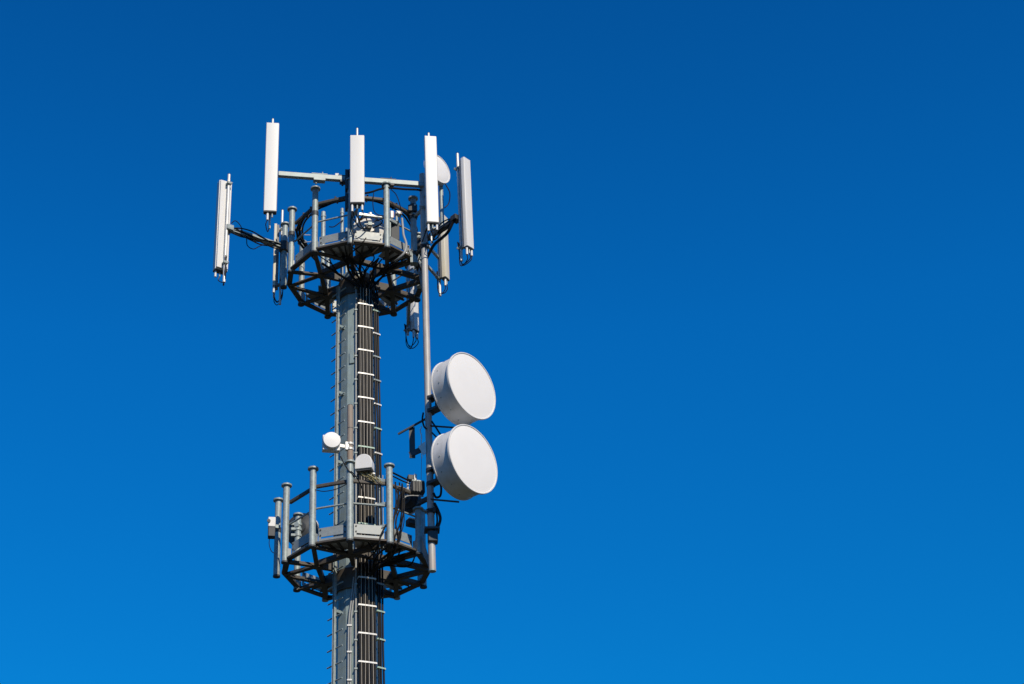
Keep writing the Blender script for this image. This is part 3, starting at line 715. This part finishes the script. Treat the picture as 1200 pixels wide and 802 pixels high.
# loose cables rising under/around the upper platform
def loose(label, pts, r, mat='cable'):
    b = Vector(pts[0]); t = MB().path(pts, r, 8, 6).build('loose_cable', M[mat], None, b); t.location = b
    tag(t, label, 'cable'); return t
for k, (pts, lab) in enumerate((
    ([W(412,243,-1.5),W(418,262,-1.45),W(424,268,-1.35),W(431,266,-1.25)], 'black cable looping from the centre panel toward the dish behind the railing'),
    ([W(414,243,-1.5),W(411,262,-1.4),W(414,276,-1.38),W(412,289,-1.34)], 'thin black cable hanging straight down from the centre panel along the front post'),
    ([W(429,279,-1.3),W(425,284,-1.3),W(420,286,-1.3),W(413,287,-1.33)], 'short black cable crossing the front kick plate of the upper platform'),
    ([W(500,268,-1.3),W(496,280,-1.1),W(491,292,-0.9),W(480,300,-0.7),W(470,306,-.55)], 'black cable sweeping down from the upper right panel behind the long pole'),
    ([W(506,270,-1.3),W(500,284,-.8),W(494,296,-0.7),W(486,316,-0.5)], 'second black cable from the upper right panel dropping behind the long pole'),
    ([W(531,260,-.8),W(525,272,-.7),W(518,279,-.5),W(508,288,-.3),W(498,306,-.1),W(488,316,0)], 'heavy black cable hanging under the right outrigger arm'),
    ([W(522,216,-.3),W(527,226,-.25),W(526,238,-.2),W(521,244,-.2)], 'thin black cable curling right of the stubby dish pipe'),
    ([W(322,276,.3),W(326,286,.2),W(333,292,.1),W(342,300,0)], 'black cable from the cream left panel to the upper platform'),
    ([W(345,268,-.3),W(352,280,-.2),W(362,290,-.1),W(374,300,0),W(392,312,0)], 'black cable running from the cable hoop down to the upper deck'),
    ([W(402,258,.55),W(397,262,.5),W(391,266,.4),W(386,266,.3)], 'thin cable between the two back pipes on the upper platform'))):
    loose(lab, pts, 0.011 if k not in (5,) else 0.03)
for k in range(5):
    a0 = random.uniform(-20, 60)
    pts = [pol(a0, 1.2, ZU+0.03), pol(a0+random.uniform(-15,15), 0.95, ZU-0.08), pol(a0*0.6+10, 0.6, ZU-0.14), pol(20+random.uniform(-20,20), 0.36, ZU-0.45)]
    MB().path(pts, 0.013, 8).build('jumper_cable', M['cable'], hp, (0,0,hz))

# ------------------------------------------------------------------ lower platform equipment
def lb_extra(t, s):
    MB().box((0,0,-0.09),(s[0]*0.95,s[1]*0.95,0.178)).build('heat_sink', M['dark'], t, bevel=0.01)
    MB().tube((-s[0]*0.42,-s[1]/2-0.02,s[2]*0.55),(-s[0]*0.42,-s[1]/2,s[2]*0.55),0.03,14).build('gland', M['dark'], t)
    MB().bar((s[0]*0.3,0.02,0.05),(s[0]*1.1,0.05,0.05),0.05,0.06).build('bracket', M['galv'], t)
    MB().path([(-.03,0,-0.18),(-.035,0,-0.3),(0,0,-0.42),(0.05,0.02,-0.46)],0.007,6).build('lead', M['cable'], t)
e3 = equip('radio_box', 'small white box with a dark underside at the left edge of the lower platform', 'radio unit', 318.5, 613.5, -0.3, (0.13,0.14,0.19), 'white', 5, lb_extra)
def e4x(t, s):
    MB().box((0.075,-0.03,s[2]*0.5),(0.05,0.10,s[2]*1.2)).build('cover', M['zinc'], t, bevel=0.005)
    MB().tube((-.05,0,-0.28),(-.05,0,-0.001),0.02,10).build('stem', M['zinc'], t)
e4 = equip('control_box', 'small dark box with a pale end cap above the lower right railing', 'box', 481, 561, -0.7, (0.11,0.12,0.10), 'dark', 10, e4x)
def e5x(t, s):
    for k in range(5): MB().box((-s[0]/2+s[0]*(k+.5)/5,-s[1]/2-0.012,s[2]/2),(0.012,0.024,s[2]*0.9)).build('fin', M['dark'], t)
    MB().box((0,0,s[2]+0.012),(s[0]*0.9,s[1]*0.8,0.022)).build('lid', M['galv'], t)
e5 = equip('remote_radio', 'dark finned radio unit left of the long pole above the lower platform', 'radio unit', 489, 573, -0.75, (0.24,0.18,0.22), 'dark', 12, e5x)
e6 = equip('filter_box', 'flat dark box under the pale bar on the lower right railing', 'box', 483.5, 613, -0.45, (0.2,0.16,0.12), 'dark', 25, lambda t, s: MB().box((0,-s[1]/2-0.004,s[2]*0.8),(s[0]*1.15,0.02,0.022)).build('edge_bar', M['zinc'], t))
# clamp blocks on the left rear post of the lower platform
kq = pol(236, 1.27); 
kb = thing('pipe_clamp_set', 'set of bright clamps round the rear left post of the lower platform', 'clamps', (kq.x, kq.y, ZL+1.0))
for zz in (-0.02, 0.10, 0.2):
    MB().tube((0,0,zz),(0,0,zz+0.045),0.072,18).build('band', M['galv'], kb); MB().box((-0.08,-0.03,zz+0.02),(0.08,0.06,0.05)).build('lug', M['galv'], kb, bevel=0.004)
# dark stay frame left of the pole between the dishes
sf = thing('stay_frame', 'dark L-shaped plate frame left of the long pole beside the big dishes', 'bracket', W(483, 537, -0.95))
so = sf.location
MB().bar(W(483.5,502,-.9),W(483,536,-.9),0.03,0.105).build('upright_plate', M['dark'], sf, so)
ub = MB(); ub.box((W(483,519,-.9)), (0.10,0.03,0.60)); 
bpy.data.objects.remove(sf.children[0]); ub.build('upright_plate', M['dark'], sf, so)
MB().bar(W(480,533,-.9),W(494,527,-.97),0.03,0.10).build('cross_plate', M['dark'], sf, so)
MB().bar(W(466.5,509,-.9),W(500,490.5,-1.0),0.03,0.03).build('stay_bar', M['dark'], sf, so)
pp = [W(490,524,-1.0),W(498,518,-1.03),W(499.5,531,-1.03),W(496.5,534,-1.02)]
MB().prism(pp, (0,-0.02,0)).build('end_plate', M['zinc'], sf, so)
MB().path([W(494,500,-1.03),W(492.5,505,-1.03),W(494,512,-1.03),W(493.5,522,-1.03),W(494.5,537,-1.03)],0.009,8).build('earth_wire', M['zinc'], sf, so)
MB().tube(W(494,535,-1.03),W(493.5,562,-1.03),0.004,6).build('earth_wire', M['cable'], sf, so)
# cables around the long pole and the lower right platform
for k, (pts, r, lab) in enumerate((
    ([W(496,484,-1.06),W(495,492,-1.08),W(497,500,-1.08),W(500,503,-1.07)], 0.016, 'black cable bowing left of the long pole between the dishes'),
    ([W(506,494,-1.1),W(512,503,-1.15),W(517,511,-1.2)], 0.016, 'black cable from the long pole to the lower big dish, upper strand'),
    ([W(506,507,-1.1),W(510,511,-1.13),W(515,516,-1.2)], 0.014, 'black cable from the long pole to the lower big dish, lower strand'),
    ([W(515,562,-1.15),W(517,572,-1.1),W(516,581,-1.08),W(511,583,-1.07),W(508,578,-1.07)], 0.02, 'black cable hooking under the lower big dish beside the pole'),
    ([W(509,590,-1.08),W(513,598,-1.1),W(516,608,-1.1),W(513,618,-1.08),W(507,626,-1.08)], 0.026, 'thick black cable bulging right of the pole at the lower platform'),
    ([W(510,594,-1.03),W(512,604,-1.03),W(512,614,-1.02),W(508,622,-1.03)], 0.016, 'inner black cable loop right of the pole at the lower platform'),
    ([W(455,552,-1.1),W(464,556,-1.0),W(472,560,-.85),W(478,563,-.75)], 0.016, 'black cable from the second front post top to the control box'),
    ([W(455,556,-1.1),W(464,560,-1.0),W(472,564,-.85),W(480,567,-.75)], 0.012, 'second black cable just below the one to the control box'),
    ([W(467,570,-1.0),W(478,574,-.8),W(488,579,-.75),W(496,582,-.8)], 0.012, 'grey cable along the lower right top rail'),
    ([W(472,586,-.9),W(476,582,-.85),W(484,581,-.8),W(495,582,-.8)], 0.011, 'thin cable arching over the dark drum dish, lower right'))):
    loose(lab, pts, r, 'cable' if k not in (8, 9) else 'greycable')
lc = thing('cable_bunch', 'bunch of thin cables hanging along the lower right railing', 'cables', W(470, 570, -1.0))
for k in range(9):
    x0 = 461+random.uniform(0,12); y_ = random.uniform(-1.12,-.9)
    pts = [W(x0+random.uniform(0,6),568+random.uniform(-4,6),y_), W(x0+3+random.uniform(-2,3),590,y_), W(x0+2+random.uniform(-4,4),612,y_-.02), W(x0-1+random.uniform(-4,4),630,y_-.05), W(x0-5+random.uniform(-3,3),646,y_), W(x0-14+random.uniform(-4,3),657,y_+.2)]
    MB().path(pts, random.choice((0.008,0.010,0.013)), 8).build('cable', M[random.choice(('cable','cable','cable','cable','greycable'))], lc, lc.location)
for k in range(8):
    a0 = random.uniform(0, 62)
    pts = [pol(a0, 1.2, ZL+0.03), pol(a0+random.uniform(-12,12), 0.95, ZL-0.08), pol(a0*0.6+10, 0.6, ZL-0.12), pol(20+random.uniform(-22,22), 0.40, ZL-0.4)]
    MB().path(pts, 0.013, 8).build('cable', M['cable'], lc, lc.location)
# insulated cable drop inside the front posts, lower platform
for k, (pts, r, lab) in enumerate((
    ([W(369,574,-1.1),W(380,576,-1.15),W(395,573,-1.2),W(409,566,-1.3)], 0.008, 'thin black cable sagging under the top rail, lower platform left'),
    ([W(399,535,-1.3),W(404,545,-1.33),W(409,552,-1.36),W(416,560,-1.3)], 0.011, 'black lead from the small round dish down to the post'),
    ([W(411,552,-1.37),W(418,560,-1.33),W(424,572,-1.2),W(428,590,-.9)], 0.010, 'black lead from the rusty pole foot to the mast'),
    ([W(452,616,-1.2),W(446,628,-1.2),W(444,638,-1.2),W(438,650,-1.0)], 0.014, 'black cable dropping over the front kick plate, lower platform'))):
    loose(lab, pts, r)

# ------------------------------------------------------------------ light and sky
SUN_AZ, SUN_EL = 22.0, 38.0        # azimuth from the camera side toward the right
s = Vector((math.sin(R_(SUN_AZ))*math.cos(R_(SUN_EL)), -math.cos(R_(SUN_AZ))*math.cos(R_(SUN_EL)), math.sin(R_(SUN_EL))))
L = bpy.data.lights.new('sun', 'SUN'); L.energy = 4.1; L.angle = R_(0.53); L.color = (1.0, 0.89, 0.71)
lo_ = bpy.data.objects.new('sun', L); COL.objects.link(lo_); lo_.rotation_euler = (-s).to_track_quat('-Z', 'Y').to_euler(); lo_.location = (10, -20, 40)
w = bpy.data.worlds.new('World'); sc.world = w; w.use_nodes = True
nt = w.node_tree; bg = nt.nodes['Background']
sky = nt.nodes.new('ShaderNodeTexSky'); sky.sky_type = 'NISHITA'; sky.sun_disc = False
sky.sun_elevation = R_(SUN_EL); sky.sun_rotation = math.atan2(s.x, s.y)
sky.air_density = 1.25; sky.dust_density = 0.0; sky.ozone_density = 2.0; sky.altitude = 300
mx = nt.nodes.new('ShaderNodeMix'); mx.data_type = 'RGBA'; mx.blend_type = 'MULTIPLY'; mx.inputs[0].default_value = 1.0
wtc = nt.nodes.new('ShaderNodeTexCoord'); sep = nt.nodes.new('ShaderNodeSeparateXYZ'); nt.links.new(wtc.outputs['Generated'], sep.inputs[0])
wr = nt.nodes.new('ShaderNodeValToRGB'); els = wr.color_ramp.elements
els[0].position = 0.34; els[0].color = (0.009, 0.475, 0.904, 1)
els[1].position = 1.0; els[1].color = (0.007, 0.30, 0.66, 1)
e_ = els.new(0.53); e_.color = (0.008, 0.484, 1.0, 1)
e_ = els.new(0.69); e_.color = (0.008, 0.40, 0.87, 1)
nt.links.new(sep.outputs[2], wr.inputs[0]); nt.links.new(wr.outputs[0], mx.inputs[7])
nt.links.new(sky.outputs[0], mx.inputs[6]); nt.links.new(mx.outputs[2], bg.inputs[0])
bg.inputs[1].default_value = 0.138
# ------------------------------------------------------------------ camera
cam = bpy.data.cameras.new('camera'); co = bpy.data.objects.new('camera', cam); COL.objects.link(co)
co.location = (0, -D, ZC); co.rotation_euler = (R_(90)+TH, 0, 0)
cam.sensor_width = 36; cam.lens = 36*F/1200; cam.shift_x = (600-PXC)/1200; cam.shift_y = (PYC-401)/1200
cam.clip_start = 0.1; cam.clip_end = 20000
sc.camera = co
vs = sc.view_settings; vs.view_transform = 'Standard'; vs.look = 'None'; vs.exposure = 0.0; vs.gamma = 1.0; vs.use_curve_mapping = False
